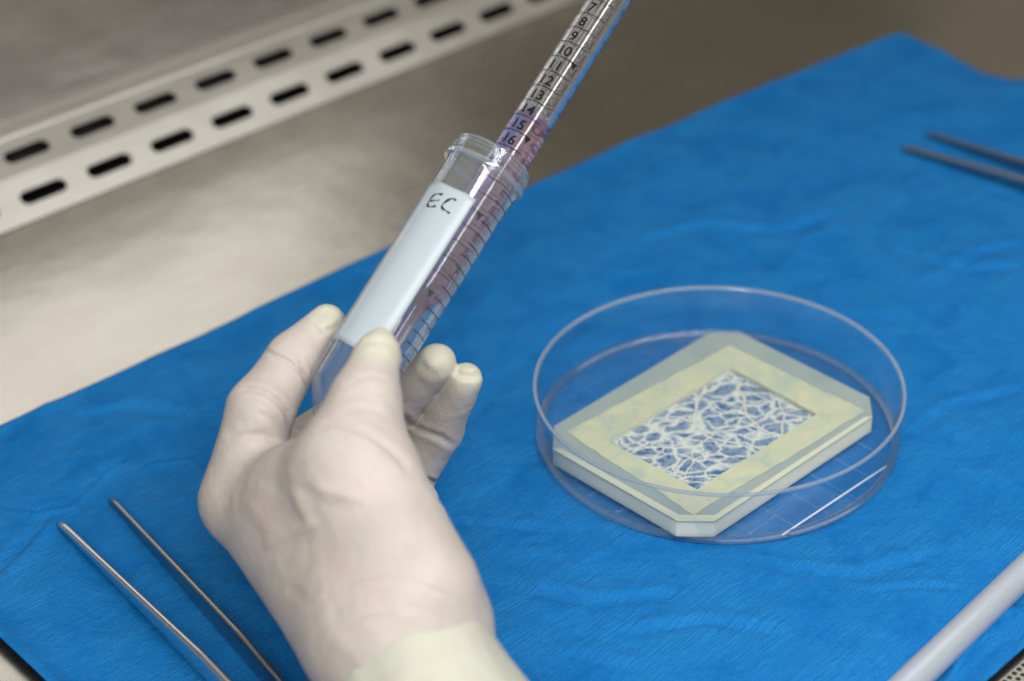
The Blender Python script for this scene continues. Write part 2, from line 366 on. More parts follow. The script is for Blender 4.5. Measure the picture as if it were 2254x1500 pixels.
Z += 0.8 * rid(t / 85 + s / 140, s / 60 - t / 200, 41) ** 3 + 0.6 * rid(t / 42 - s / 90, s / 30 + t / 110, 42) ** 3 * (vnoise(t / 90, s / 70, 43) > -.05)
Z += 0.45
P = np.stack([X.ravel(), Y.ravel()], 1); Zf = Z.ravel().copy()
def crease(px, wd, dp, ri=0.6):
    """sharp fold: a groove with a raised far lip"""
    global Zf
    ln = [onz(x, y)[:2] for x, y in px]; d, sd, pr_ = polyd(P, ln); fade = np.clip(np.minimum(pr_, 1 - pr_) * 6, 0, 1) ** .7; dp = dp * 2.3; wd = wd * .85
    Zf += fade * (-dp * np.exp(-(d / wd) ** 2) + ri * dp * np.exp(-((sd - 1.8 * wd) / (1.4 * wd)) ** 2) * (d < 6 * wd))
crease([(290, 1008), (255, 1022), (225, 1043), (184, 1084), (150, 1113), (80, 1127), (-40, 1112)], 1.5, 1.0)
crease([(440, 1004), (380, 1010), (333, 1017), (298, 1040)], 1.8, 0.8)
crease([(268, 1024), (285, 1030), (300, 1040)], 0.8, 0.7)
crease([(180, 1022), (200, 1024), (212, 1040)], 1.0, 0.5)
crease([(110, 1135), (70, 1180), (30, 1225), (-20, 1270)], 3.0, 1.4)
crease([(1060, 1036), (1100, 1040), (1150, 1040)], 0.9, 0.8)
crease([(1180, 1022), (1150, 1020), (1110, 1024)], 0.9, 0.5)
crease([(990, 1150), (1090, 1158), (1230, 1172)], 2.0, 0.8)
crease([(1900, 1306), (1980, 1296), (2060, 1292), (2110, 1300)], 1.2, 0.9)
crease([(1640, 1230), (1760, 1260), (1900, 1270), (2080, 1215)], 3.0, 0.8)
crease([(2010, 960), (2090, 900), (2254, 860)], 3.0, 0.9)
crease([(2000, 560), (2120, 600), (2254, 590)], 3.5, 1.0)
crease([(1400, 540), (1560, 500), (1720, 520), (1850, 470)], 4, 0.8)
crease([(2050, 640), (2160, 560), (2254, 540)], 3.5, 0.9)
crease([(560, 1330), (700, 1280), (800, 1300)], 3, 0.8)
crease([(150, 930), (300, 900), (430, 925)], 4, 0.7)
crease([(1100, 1290), (1300, 1330), (1500, 1310)], 3, 0.7)
crease([(1350, 1400), (1560, 1370), (1740, 1400)], 2.5, 0.7)
crease([(1240, 1440), (1420, 1480)], 2.5, 0.6)
crease([(2230, 1330), (2175, 1365), (2120, 1420), (2060, 1500)], 2.2, 1.6, 1.2)
Z = Zf.reshape(Z.shape)
edge = np.exp(-((t - t_left(s)) / 7.0) ** 2); Z = Z + 4.5 * edge                    # the left hem lifts off the steel
Z = Z + 2.5 * np.exp(-((s + 164) / 6.0) ** 2)
Z = Z + 1.6 * np.exp(-((s - s_back(t)) / 4.0) ** 2) * (0.5 + vnoise(t / 50, t * 0, 9))
flat = ((X) ** 2 + (Y) ** 2) < 78 ** 2
rr = np.hypot(X, Y); kf = np.clip((rr - 76) / 14, 0, 1)
Z = Z * kf + np.minimum(Z, 0.0) * 0 * (1 - kf) + (-0.05) * (1 - kf)
Z = np.maximum(Z, -0.25)
V = np.stack([X.ravel(), Y.ravel(), Z.ravel()], 1)
idx = np.arange((nu + 1) * (nv + 1)).reshape(nu + 1, nv + 1)
Fc = np.stack([idx[:-1, :-1].ravel(), idx[1:, :-1].ravel(), idx[1:, 1:].ravel(), idx[:-1, 1:].ravel()], 1)
me = bpy.data.meshes.new('drape'); me.from_pydata((V * MM).tolist(), [], Fc.tolist()); me.update(); me.materials.append(M_DRAPE)
me.polygons.foreach_set('use_smooth', [True] * len(me.polygons))
dr = bpy.data.objects.new('surgical_drape', me); col.objects.link(dr)
md = dr.modifiers.new('thickness', 'SOLIDIFY'); md.thickness = 0.35 * MM; md.offset = -1
tag(dr, 'wrinkled blue crepe surgical drape spread flat over the steel work surface', 'drape')

# ------------------------------------------------------------------ front grille corner at lower right
fg = empty('front_grille', ts(0, -172, 0), 'small corner of grey perforated metal strip past the drape at lower right', 'metal grille')
hs = []
outer = [(0, -60), (110, -60), (110, 0), (0, 0)]
for i in range(36):
    for j in range(16):
        cx = 2.5 + i * 2.9 + (1.45 if j % 2 else 0); cyy = -1.6 - j * 2.5
        if cx < 107: hs.append([(cx + 1.0 * math.cos(a), cyy + 1.0 * math.sin(a)) for a in [k * math.pi / 4 for k in range(8)]])
tris = tessellate_polygon([[Vector((x, y, 0)) for x, y in lp] for lp in [outer] + hs])
T_OFF = float(onz(2215, 1470) @ GT) - 55; flatp = [p for lp in [outer] + hs for p in lp]
link('perforated_plate', [ts(T_OFF + x, -166.5 + y, -0.2) for x, y in flatp], tris, M_GRILLE, parent=fg, smooth=False)
link('hole_shade_sheet', [ts(T_OFF + x, -166.5 + y, -0.55) for x, y in outer], [(0, 1, 2, 3)], M_DARK, parent=fg, smooth=False)  # black sheet paints the shade inside the holes

# ------------------------------------------------------------------ petri dish
EX, EY, EZ = np.array([1., 0, 0]), np.array([0, 1., 0]), np.array([0, 0, 1.])
dish = empty('petri_dish', (0, 0, 0), 'large round clear plastic petri dish, open, holding the yellow frame on the blue drape', 'petri dish')
prof = [(0.2, 0.9), (71.0, 0.9), (71.9, 0.25), (72.7, 0.05), (73.6, 0.15), (73.9, 0.8), (74.2, 4), (75.0, 23.4), (75.15, 24.6), (75.0, 25.05), (74.3, 25.1), (73.85, 24.8), (73.5, 22), (72.9, 4.0), (72.3, 2.6), (71.0, 2.2), (0.2, 2.2)]
V, Fc = lathe(prof, (0, 0, 0), EZ, EX, EY, 200)
link('bowl', V, Fc, M_DISH, parent=dish, sharp=50)
V, Fc = lathe([(73.75, 23.9), (74.0, 25.0), (74.5, 25.25), (75.2, 25.1), (75.35, 24.2), (75.2, 23.9)], (0, 0, 0), EZ, EX, EY, 220)
link('rim', V, Fc, M_RIM, parent=dish, sharp=50)
V, Fc = lathe([(71.2, 2.3), (72.0, 2.9), (72.75, 3.0), (74.3, 2.6), (74.2, 0.6), (73.6, 0.12), (72.6, 0.02), (71.6, 0.5)], (0, 0, 0), EZ, EX, EY, 220)
link('foot_ring', V, Fc, M_FOOT, parent=dish, sharp=50)
M_ENGR = mat('engraved_plastic_line', (0.80, 0.86, 0.95), 0.25); nodes(M_ENGR)[2].inputs['Alpha'].default_value = 0.10
V = []; Fc = []
def bar(a, b, wd, z, h):
    a = np.array(a, float); b = np.array(b, float); d = (b - a) / np.linalg.norm(b - a); n = np.array([-d[1], d[0]]) * wd / 2; k = len(V)
    for p in (a - n, a + n, b + n, b - n): V.append((p[0], p[1], z))
    for p in (a - n * .2, a + n * .2, b + n * .2, b - n * .2): V.append((p[0], p[1], z + h))
    Fc.extend([(k, k + 1, k + 2, k + 3), (k + 4, k + 5, k + 6, k + 7)] + [(k + i, k + (i + 1) % 4, k + 4 + (i + 1) % 4, k + 4 + i) for i in range(4)])
for i in range(-4, 5):
    for q in (0, 1):
        d1 = GT if q else GS; d2 = GS if q else GT; off = i * 15.0 + (5 if q else 2)
        if abs(off) > 68: continue
        hlf = math.sqrt(70.5 ** 2 - off ** 2); a = d2 * off - d1 * hlf; b_ = d2 * off + d1 * hlf
        a, b_ = (a, b_) if a[1] < b_[1] else (b_, a); b_ = a + (b_ - a) * 0.22
        if a[1] > -20: continue
        bar(a[:2], b_[:2], 0.28, 2.22, 0.12)
link('grid_line', V, Fc, M_ENGR, parent=dish, smooth=False)
a = onz(1722, 1178, 2.3); b_ = onz(1950, 1027, 2.3); V = []; Fc = []; bar(a[:2], b_[:2], 0.75, 2.25, 0.5)
M_GLINT = mat('glint_ridge', (0.86, 0.92, 1.0), 0.12)  # lamp highlight on the dish floor painted as a near-white ridge
link('glint_ridge', V, Fc, M_GLINT, parent=dish, smooth=False)

# text helper
def text_polys(s, size, off=0.0):
    cu = bpy.data.curves.new('txt', 'FONT'); cu.body = s; cu.size = size; cu.align_x = 'CENTER'; cu.resolution_u = 4; cu.offset = off
    o = bpy.data.objects.new('txt', cu); col.objects.link(o); dg = bpy.context.evaluated_depsgraph_get(); ev = o.evaluated_get(dg)
    me = ev.to_mesh(); V = [tuple(v.co[:2]) for v in me.vertices]; Fc = [tuple(p.vertices) for p in me.polygons]; ev.to_mesh_clear()
    bpy.data.objects.remove(o); bpy.data.curves.remove(cu); return V, Fc
for txt, (px, py) in (('C', (1282, 1073)), ('C', (1365, 1125)), ('B5', (1413, 1157)), ('M', (1608, 1173)), ('F', (1240, 1035))):
    tv, tf = text_polys(txt, 3.4); p0 = onz(px, py, 2.3); k = 0; V = []; Fc = []
    for x, y in tv: q = p0 - GT * y + (-GS) * (-x) * -1; V.append((q[0], q[1], 2.3))
    Fc += [tuple(i + k for i in f) for f in tf]
    link('engraved_letter', V, Fc, M_ENGR, parent=dish, smooth=False)

# ------------------------------------------------------------------ yellow frame with membrane
ZP = 10.0
octo = [onz(x, y, ZP)[:2] for x, y in [(1562, 732), (1630, 732), (1914, 874), (1921, 918), (1573, 1149), (1490, 1148), (1216, 990), (1219, 938)]]
win = [onz(x, y, ZP)[:2] for x, y in [(1610, 811), (1798, 912), (1534, 1078), (1340, 972)]]
cen = sum(win) / 4
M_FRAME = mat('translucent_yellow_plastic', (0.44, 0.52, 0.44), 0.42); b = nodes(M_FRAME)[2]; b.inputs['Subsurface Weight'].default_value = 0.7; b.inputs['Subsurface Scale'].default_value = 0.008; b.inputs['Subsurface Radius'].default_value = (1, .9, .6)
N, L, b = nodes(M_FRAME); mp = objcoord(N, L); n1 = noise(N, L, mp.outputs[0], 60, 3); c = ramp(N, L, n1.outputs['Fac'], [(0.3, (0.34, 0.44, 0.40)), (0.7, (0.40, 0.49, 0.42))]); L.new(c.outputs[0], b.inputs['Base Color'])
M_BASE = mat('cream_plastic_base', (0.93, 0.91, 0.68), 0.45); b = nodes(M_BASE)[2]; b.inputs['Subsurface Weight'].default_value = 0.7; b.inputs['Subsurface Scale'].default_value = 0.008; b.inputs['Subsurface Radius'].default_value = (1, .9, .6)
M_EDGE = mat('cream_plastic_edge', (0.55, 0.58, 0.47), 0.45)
M_GEL = mat('mottled_cream_gel', (0.6, 0.6, 0.42), 0.4)
N, L, b = nodes(M_GEL); mp = objcoord(N, L); n1 = noise(N, L, mp.outputs[0], 90, 5, 0.6, 0.8); c = ramp(N, L, n1.outputs['Fac'], [(0.32, (0.37, 0.46, 0.40)), (0.48, (0.46, 0.51, 0.39)), (0.68, (0.53, 0.55, 0.39))]); L.new(c.outputs[0], b.inputs['Base Color'])
bp = bump(N, L, n1.outputs['Fac'], 0.3, 0.001); L.new(bp.outputs[0], b.inputs['Normal'])
holder = empty('sample_frame', (cen[0], cen[1], 2.2), 'pale yellow octagonal plastic frame lying in the dish with a blue and white veined window', 'sample frame')
def ringprism(outer, inner, z0, z1, bev=0.0):
    """ring between two loops, extruded z0..z1"""
    V = []; Fc = []; fl = list(outer) + list(inner); no, ni = len(outer), len(inner); n = no + ni
    tr = tessellate_polygon([[Vector((p[0], p[1], 0)) for p in outer], [Vector((p[0], p[1], 0)) for p in inner]])
    for z in (z1, z0): V += [(p[0], p[1], z) for p in fl]
    Fc += [tuple(f) for f in tr] + [tuple(i + n for i in f[::-1]) for f in tr]
    for i in range(no): Fc.append((i, (i + 1) % no, (i + 1) % no + n, i + n))
    for i in range(ni): Fc.append((no + i, no + (i + 1) % ni, no + (i + 1) % ni + n, no + i + n))
    return V, Fc
shr = lambda loop, k: [cen + (p - cen) * k for p in loop]
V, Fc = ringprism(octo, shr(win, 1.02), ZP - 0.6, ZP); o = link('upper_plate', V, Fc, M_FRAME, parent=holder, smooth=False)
bv = o.modifiers.new('bev', 'BEVEL'); bv.width = 0.25 * MM; bv.segments = 2; bv.limit_method = 'ANGLE'
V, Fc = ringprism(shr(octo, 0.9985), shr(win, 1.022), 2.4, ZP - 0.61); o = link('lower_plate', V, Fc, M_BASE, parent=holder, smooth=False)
bv = o.modifiers.new('bev', 'BEVEL'); bv.width = 0.3 * MM; bv.segments = 2; bv.limit_method = 'ANGLE'
# gel border: noisy quad ring
def noisy(quad, amp, n, sd, fr=0.25):
    out = []
    for i in range(4):
        a, b_ = np.array(quad[i]), np.array(quad[(i + 1) % 4]); d = b_ - a; nrm = np.array([d[1], -d[0]]) / np.linalg.norm(d)
        for k in range(n):
            u = k / n; p = a + d * u; am = amp * (vnoise(np.array([u * n * fr + i * 31.7]), np.array([sd * 1.0]), sd)[0] * 2 + vnoise(np.array([u * n * fr * 2.7 + i * 11.7]), np.array([sd * 2.0]), sd)[0]) * min(1, k / 2, (n - k) / 2 if k else 1)
            out.append(p + nrm * am)
    return out
gq = [onz(x, y, ZP + .3)[:2] for x, y in [(1607, 760), (1904, 903), (1528, 1133), (1246, 950)]]
V, Fc = ringprism(noisy(gq, 0.5, 40, 3), noisy(win, 0.25, 40, 5), ZP - 0.02, ZP + 0.14)
link('gel_border', V, Fc, M_GEL, parent=holder, smooth=False)
# rim strip along the two near edges (cream edge seen below the blue-green band)
strip = [onz(x, y, ZP)[:2] for x, y in [(1921, 918), (1573, 1149), (1490, 1148), (1216, 990)]]
def inset(p, q, k): return p + (q - p) * k
inn = [p + (cen - p) / np.linalg.norm(cen - p) * wd_ for p, wd_ in zip(strip, (3.4, 3.8, 3.8, 3.4))]
V = [(p[0], p[1], ZP + .25) for p in strip] + [(p[0], p[1], ZP + .25) for p in inn] + [(p[0], p[1], ZP - .01) for p in inn] + [(p[0], p[1], ZP - .01) for p in strip]
Fc = []
for i in range(3): Fc += [(i, i + 1, i + 5, i + 4), (i + 4, i + 5, i + 9, i + 8), (i + 12, i + 13, i + 1, i)]
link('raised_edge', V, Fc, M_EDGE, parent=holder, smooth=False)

M_MEM = bpy.data.materials.new('veined_membrane'); M_MEM.use_nodes = True; N = M_MEM.node_tree.nodes; L = M_MEM.node_tree.links; b = N['Principled BSDF']
tcn = N.new('ShaderNodeTexCoord'); mp = N.new('ShaderNodeMapping'); mp.inputs['Rotation'].default_value = (0, 0, 0.15); mp.inputs['Scale'].default_value = (0.62, 0.9, 1); L.new(tcn.outputs['Object'], mp.inputs[0])
wn = noise(N, L, mp.outputs[0], 130, 3, 0.6); wv = N.new('ShaderNodeVectorMath'); wv.operation = 'MULTIPLY_ADD'; wv.inputs[1].default_value = (0.010, 0.010, 0); L.new(wn.outputs['Color'], wv.inputs[0]); L.new(mp.outputs[0], wv.inputs[2])
def vor(scale, lo, hi, ww=None):
    v = N.new('ShaderNodeTexVoronoi'); v.feature = ww or 'DISTANCE_TO_EDGE'; v.inputs['Scale'].default_value = scale; L.new(wv.outputs[0], v.inputs['Vector'])
    r = N.new('ShaderNodeMapRange'); r.inputs['From Min'].default_value = lo; r.inputs['From Max'].default_value = hi; r.inputs['To Min'].default_value = 0 if ww else 1; r.inputs['To Max'].default_value = 1 if ww else 0; L.new(v.outputs['Distance'], r.inputs['Value']); return r
v1 = vor(46, 0.01, 0.05); v2 = vor(165, 0.02, 0.155); v3 = vor(420, 0.04, 0.26)
v3m = N.new('ShaderNodeMath'); v3m.operation = 'MULTIPLY'; v3m.inputs[1].default_value = 0.38; L.new(v3.outputs[0], v3m.inputs[0])
mx1 = N.new('ShaderNodeMath'); mx1.operation = 'MAXIMUM'; L.new(v1.outputs[0], mx1.inputs[0]); L.new(v2.outputs[0], mx1.inputs[1])
mx2 = N.new('ShaderNodeMath'); mx2.operation = 'MAXIMUM'; L.new(mx1.outputs[0], mx2.inputs[0]); L.new(v3m.outputs[0], mx2.inputs[1])
al = N.new('ShaderNodeMapRange'); al.inputs['To Min'].default_value = 0.22; al.inputs['To Max'].default_value = 0.93; L.new(mx2.outputs[0], al.inputs['Value']); L.new(al.outputs[0], b.inputs['Alpha'])
cc = ramp(N, L, mx2.outputs[0], [(0.0, (0.17, 0.34, 0.62)), (0.5, (0.42, 0.52, 0.62)), (1.0, (0.60, 0.65, 0.63))]); L.new(cc.outputs[0], b.inputs['Base Color']); b.inputs['Roughness'].default_value = 0.4
bp = bump(N, L, mx2.outputs[0], 0.5, 0.0006); L.new(bp.outputs[0], b.inputs['Normal'])
wq = shr(win, 1.015); V = [(p[0], p[1], ZP - 2.0) for p in wq] + [(p[0], p[1], ZP - 2.15) for p in wq]
link('membrane', V, [(0, 1, 2, 3), (7, 6, 5, 4), (0, 4, 5, 1), (1, 5, 6, 2), (2, 6, 7, 3), (3, 7, 4, 0)], M_MEM, parent=holder, smooth=False)

# thicker branching veins lying in the membrane
V = []; Fc = []
VN = [([(1140, 600), (1180, 680), (1190, 750), (1260, 820), (1375, 875), (1440, 830)], 5.5), ([(1375, 875), (1390, 770), (1362, 680)], 4.5), ([(985, 590), (930, 700), (918, 800), (1000, 880), (1120, 905), (1260, 960)], 6),
      ([(560, 880), (650, 925), (760, 930), (900, 930), (1000, 880)], 5.5), ([(760, 930), (700, 990), (690, 1030)], 3.5), ([(815, 1100), (930, 1085), (1050, 1080)], 4.5), ([(900, 930), (905, 1010), (860, 1085)], 4), ([(918, 800), (830, 770), (760, 770)], 3.5),
      ([(1190, 750), (1080, 740), (1010, 690)], 3.5), ([(905, 1000), (1010, 970), (1130, 985)], 3.5), ([(1230, 640), (1320, 690), (1362, 680), (1440, 730)], 3), ([(640, 860), (700, 850), (830, 870), (900, 930)], 3.5), ([(1000, 880), (1060, 820), (1150, 830)], 3)]
for pts_, wv_ in VN:
    P_ = [onz(1150 + x / 2.419, 600 + y / 2.419, ZP - 1.95)[:2] for x, y in pts_]; Q = []
    for i in range(len(P_) - 1):
        p0, p1, p2, p3 = P_[max(i - 1, 0)], P_[i], P_[i + 1], P_[min(i + 2, len(P_) - 1)]
        for k in range(6): u = k / 6; Q.append(0.5 * ((2 * p1) + (-p0 + p2) * u + (2 * p0 - 5 * p1 + 4 * p2 - p3) * u * u + (-p0 + 3 * p1 - 3 * p2 + p3) * u ** 3))
    Q.append(P_[-1]); k0 = len(V); nq = len(Q)
    for i, q in enumerate(Q):
        d_ = Q[min(i + 1, nq - 1)] - Q[max(i - 1, 0)]; d_ = d_ / (np.linalg.norm(d_) + 1e-9); nn = np.array([-d_[1], d_[0]]); ww_ = wv_ * 0.115 * (1 - .45 * i / nq) * (1 + .35 * math.sin(i * 1.7 + wv_ * 9)) + .05
        q = q + nn * 0.35 * math.sin(i * 1.1 + wv_ * 5)
        for aa in range(6):
            an = 2 * math.pi * aa / 6; V.append((q[0] + nn[0] * ww_ * math.cos(an), q[1] + nn[1] * ww_ * math.cos(an), ZP - 1.98 + ww_ * .35 * math.sin(an)))
    for i in range(nq - 1):
        for aa in range(6): Fc.append((k0 + i * 6 + aa, k0 + i * 6 + (aa + 1) % 6, k0 + (i + 1) * 6 + (aa + 1) % 6, k0 + (i + 1) * 6 + aa))
M_VEIN = mat('pale_vein', (0.55, 0.60, 0.56), 0.5)
link('vein_network', V, Fc, M_VEIN, parent=holder)

# ------------------------------------------------------------------ tube held in the hand
T0 = at(1087.4, 347.5, 661.0); TB = at(703.5, 953.8, 634.0)
TA = (TB - T0) / np.linalg.norm(TB - T0); TLEN = float(np.linalg.norm(TB - T0))
mid = (T0 + TB) / 2; tv = (CAM - mid); tv = tv / np.linalg.norm(tv)
TE2 = tv - TA * (tv @ TA); TE2 /= np.linalg.norm(TE2); TE1 = np.cross(TE2, TA); TE1 /= np.linalg.norm(TE1)
if TE1 @ vR < 0: TE1 = -TE1
def onaxis(r, l, ph, T0=T0, A=TA): return T0 + A * l + r * (math.sin(ph) * TE1 + math.cos(ph) * TE2)
tube = empty('centrifuge_tube', TB, 'clear conical plastic tube with a white label marked EC, tilted in the gloved hand', 'tube')
ro = lambda l: 14.35 - 0.65 * l / 100.0
J = TLEN - 16.5
prof = [(14.5, 0.25), (14.62, 0.8), (14.6, 4.2), (15.1, 4.6), (15.15, 5.1), (14.75, 5.6), (14.8, 6.2), (15.75, 6.6), (15.95, 7.3), (15.7, 8.1), (14.6, 8.8), (ro(10), 9.6), (ro(30), 30), (ro(60), 60), (ro(J), J - .6), (ro(J) - .5, J + .6), (8.0, J + 8.4), (3.4, TLEN - 1.8), (2.6, TLEN - .4), (1.2, TLEN), (0.01, TLEN),
        (0.01, TLEN - 1.4), (1.4, TLEN - 1.8), (6.7, J + 8.2), (ro(J) - 1.7, J + .4), (ro(60) - 1.15, 60), (ro(30) - 1.15, 30), (ro(10) - 1.15, 9.6), (13.3, 5), (13.45, 0.6), (13.7, 0.15), (14.1, 0.0)]
V, Fc = lathe(prof, T0, TA, TE1, TE2, 128)
link('tube_body', V, Fc, M_TUBE, parent=tube, sharp=35)
V, Fc = lathe([(14.55, 5.9), (14.9, 6.0), (15.95, 6.5), (16.15, 7.3), (15.9, 8.2), (14.7, 8.7)], T0, TA, TE1, TE2, 128)
link('collar', V, Fc, M_LIP, parent=tube, sharp=35)
V, Fc = lathe([(13.6, 0.2), (13.9, -0.15), (14.4, -0.15), (14.75, 0.2), (14.75, 0.8), (13.5, 0.7)], T0, TA, TE1, TE2, 128)
link('mouth_rim', V, Fc, M_LIP, parent=tube, sharp=35)
hv = []; hf = []
for i in range(181):
    a_ = i / 180 * math.radians(560) - 1.2; l_ = 1.9 + 2.3 * i / 180; hh = min(1, i / 12, (180 - i) / 12) * .75 + .02
    for rr_, dl in ((14.55, -.5), (14.62 + hh, -.12), (14.62 + hh, .12), (14.55, .5)): hv.append(onaxis(rr_, l_ + dl, a_))
for i in range(180):
    for j in range(3): hf.append((i * 4 + j, i * 4 + j + 1, i * 4 + j + 5, i * 4 + j + 4))
link('screw_thread', hv, hf, M_LIP, parent=tube)

def wrap(polyV, polyF, r, name, mt, parent, thick=0.05):
    """polyV in (arc-degrees, level) on the cylinder"""
    V = [onaxis(r(l) if callable(r) else r, l, math.radians(a)) for a, l in polyV]
    return link(name, V, polyF, mt, parent=parent, smooth=True)
# label
V = []; Fc = []; na, nl = 40, 30; LR = lambda l: ro(l) + 0.10
for i in range(na + 1):
    for j in range(nl + 1):
        V.append((-100 + (110.5) * i / na, 21.2 + (88.0 - 21.2) * j / nl + 0.25 * math.sin(i * .3)))
for i in range(na):
    for j in range(nl): k = i * (nl + 1) + j; Fc.append((k, k + 1, k + nl + 2, k + nl + 1))
lab = wrap(V, Fc, LR, 'paper_label', M_LABEL, tube)
md = lab.modifiers.new('thickness', 'SOLIDIFY'); md.thickness = 0.08 * MM; md.offset = 1
# handwriting EC
def px2cyl(px, py):
    pp = px * .845 + py * .535; cx = -px * .535 + py * .845
    sn = max(-1, min(1, (pp - 1104.5) / 88.5)); a = math.asin(sn)
    return math.degrees(a), ((cx + 288) + math.cos(a) * 20) / 6.07
def ribbon(pts, wd, r, V, Fc):
    P_ = [np.array([math.radians(a) * 14.2, l]) for a, l in pts]; Q = []
    for i in range(len(P_) - 1):
        p0 = P_[max(i - 1, 0)]; p1 = P_[i]; p2 = P_[i + 1]; p3 = P_[min(i + 2, len(P_) - 1)]
        for k in range(8):
            u = k / 8; Q.append(0.5 * ((2 * p1) + (-p0 + p2) * u + (2 * p0 - 5 * p1 + 4 * p2 - p3) * u * u + (-p0 + 3 * p1 - 3 * p2 + p3) * u ** 3))
    Q.append(P_[-1]); k0 = len(V); n = len(Q)
    for i, q in enumerate(Q):
        d = Q[min(i + 1, n - 1)] - Q[max(i - 1, 0)]; d = d / (np.linalg.norm(d) + 1e-9); nn = np.array([-d[1], d[0]]) * wd / 2 * (0.75 + 0.35 * math.sin(i * .35 + 1)) * (0.5 if i in (0, n - 1) else 1)
        for qq in (q - nn, q + nn): V.append((math.degrees(qq[0] / 14.2), qq[1]))
    for i in range(n - 1): Fc.append((k0 + 2 * i, k0 + 2 * i + 1, k0 + 2 * i + 3, k0 + 2 * i + 2))
def c3(pts): return [px2cyl(650 + x / 2.308, 250 + y / 2.308) for x, y in pts]
V = []; Fc = []
ribbon(c3([(741, 430), (722, 426), (700, 430), (682, 448), (668, 470), (667, 487), (682, 492), (706, 487)]), 0.95, 0, V, Fc)
ribbon(c3([(676, 462), (700, 460), (724, 458)]), 0.85, 0, V, Fc)
ribbon(c3([(803, 462), (797, 452), (776, 454), (750, 470), (736, 488), (742, 504), (758, 514), (774, 526)]), 0.95, 0, V, Fc)
wrap(V, Fc, lambda l: ro(l) + 0.215, 'handwriting', M_PEN, tube)
# graduation arcs
V = []; Fc = []
for k in range(19):
    l = 11.9 + k * 4.58; a0 = 36; a1 = 84 if k % 5 else 88
    if l > J - 1: continue
    n = 16; k0 = len(V)
    for i in range(n + 1):
        a = a0 + (a1 - a0) * i / n; V += [(a, l - 0.17), (a, l + 0.17)]
    for i in range(n): Fc.append((k0 + 2 * i, k0 + 2 * i + 1, k0 + 2 * i + 3, k0 + 2 * i + 2))
wrap(V, Fc, lambda l: ro(l) + 0.06, 'graduation_line', M_INK, tube)

# ------------------------------------------------------------------ pipette
PR, PI = 7.35, 6.25
PC = T0 + TE1 * 4.75 - TE2 * 1.2                       # axis point at rim level
pip = empty('serological_pipette', PC, 'clear graduated pipette with black numerals and pink liquid, its tip inside the tube', 'pipette')
SH, TP = 54.0, 84.0
prof = [(PR, -150), (PR, SH), (PR - .5, SH + 1.5), (4.6, SH + 5), (3.4, SH + 9), (2.2, TP), (1.2, TP), (2.0, SH + 9.5), (3.2, SH + 5.4), (PI - .4, SH + .6), (PI, SH - 1), (PI, -150)]
V, Fc = lathe(prof, PC, TA, TE1, TE2, 96)
link('barrel', V, Fc, M_PIP, parent=pip, sharp=40)
LT = -19.8
prof = [(0.01, LT + 0.3), (5.0, LT + .2), (PI + .04, LT - .4), (PI + .04, SH - 1), (PI - .36, SH + .6), (3.22, SH + 5.4), (2.02, SH + 9.5), (1.22, TP - 2), (0.01, TP - 2)]
V, Fc = lathe(prof, PC, TA, TE1, TE2, 96, closed=False)
liq = link('liquid', V, Fc, M_LIQ, parent=pip, sharp=40)
# foam
bm = bmesh.new(); R2 = random.Random(3)
for i in range(170):
    a = R2.uniform(0, 2 * math.pi); rr_ = PI * math.sqrt(R2.random()) * .93; l = LT - R2.random() ** 1.3 * 4.6 + (1.2 * math.sin(a) * rr_ / PI); rad = R2.uniform(0.3, 1.0)
    rr_ = min(rr_, PI - rad)
    c_ = (PC + TA * l + TE1 * rr_ * math.sin(a) + TE2 * rr_ * math.cos(a)) * MM
    bmesh.ops.create_icosphere(bm, subdivisions=2, radius=rad * MM, matrix=Matrix.Translation(Vector(c_)))
me = bpy.data.meshes.new('foam'); bm.to_mesh(me); bm.free(); me.materials.append(M_BUB); me.polygons.foreach_set('use_smooth', [True] * len(me.polygons))
fo = bpy.data.objects.new('foam', me); col.objects.link(fo); fo.parent = pip; fo.matrix_parent_inverse = pip.matrix_world.inverted(); fo['kind'] = 'stuff'
# printing on the pipette
def parc(V, Fc, l, a0, a1, h):
    n = max(4, int(abs(a1 - a0) / 5)); k0 = len(V)
    for i in range(n + 1):
        a = a0 + (a1 - a0) * i / n; V += [(a, l - h), (a, l + h)]
    for i in range(n): Fc.append((k0 + 2 * i, k0 + 2 * i + 1, k0 + 2 * i + 3, k0 + 2 * i + 2))
def pwrap(V, Fc, name): return link(name, [onaxis(PR + .07, l, math.radians(a), PC) for a, l in V], Fc, M_INK, parent=pip)
STEP = 6.62; L16 = -3.6 - 1.0
V = []; Fc = []; NV = []; NF = []
def putnum(s, l, adeg, size, mirror=False):
    tv_, tf_ = text_polys(s, size, 0.022 * size); k0 = 0; NV = []; NF = []
    bmx = bmesh.new(); vs = [bmx.verts.new((x, y, 0)) for x, y in tv_]
    for f in tf_:
        try: bmx.faces.new([vs[i] for i in f])
        except ValueError: pass
    bmesh.ops.triangulate(bmx, faces=bmx.faces)
    for c_ in np.arange(-4.0, 4.01, 0.5): bmesh.ops.bisect_plane(bmx, geom=bmx.verts[:] + bmx.edges[:] + bmx.faces[:], plane_co=(c_, 0, 0), plane_no=(1, 0, 0))
    bmx.verts.index_update(); tv_ = [(v.co.x, v.co.y) for v in bmx.verts]; tf_ = [tuple(v.index for v in f.verts) for f in bmx.faces]; bmx.free()
    for x, y in tv_: NV.append((adeg + math.degrees(x / PR), l - y))
    NF.extend([tuple(i + k0 for i in f) for f in tf_])
    pwrap(NV, NF, 'numeral')
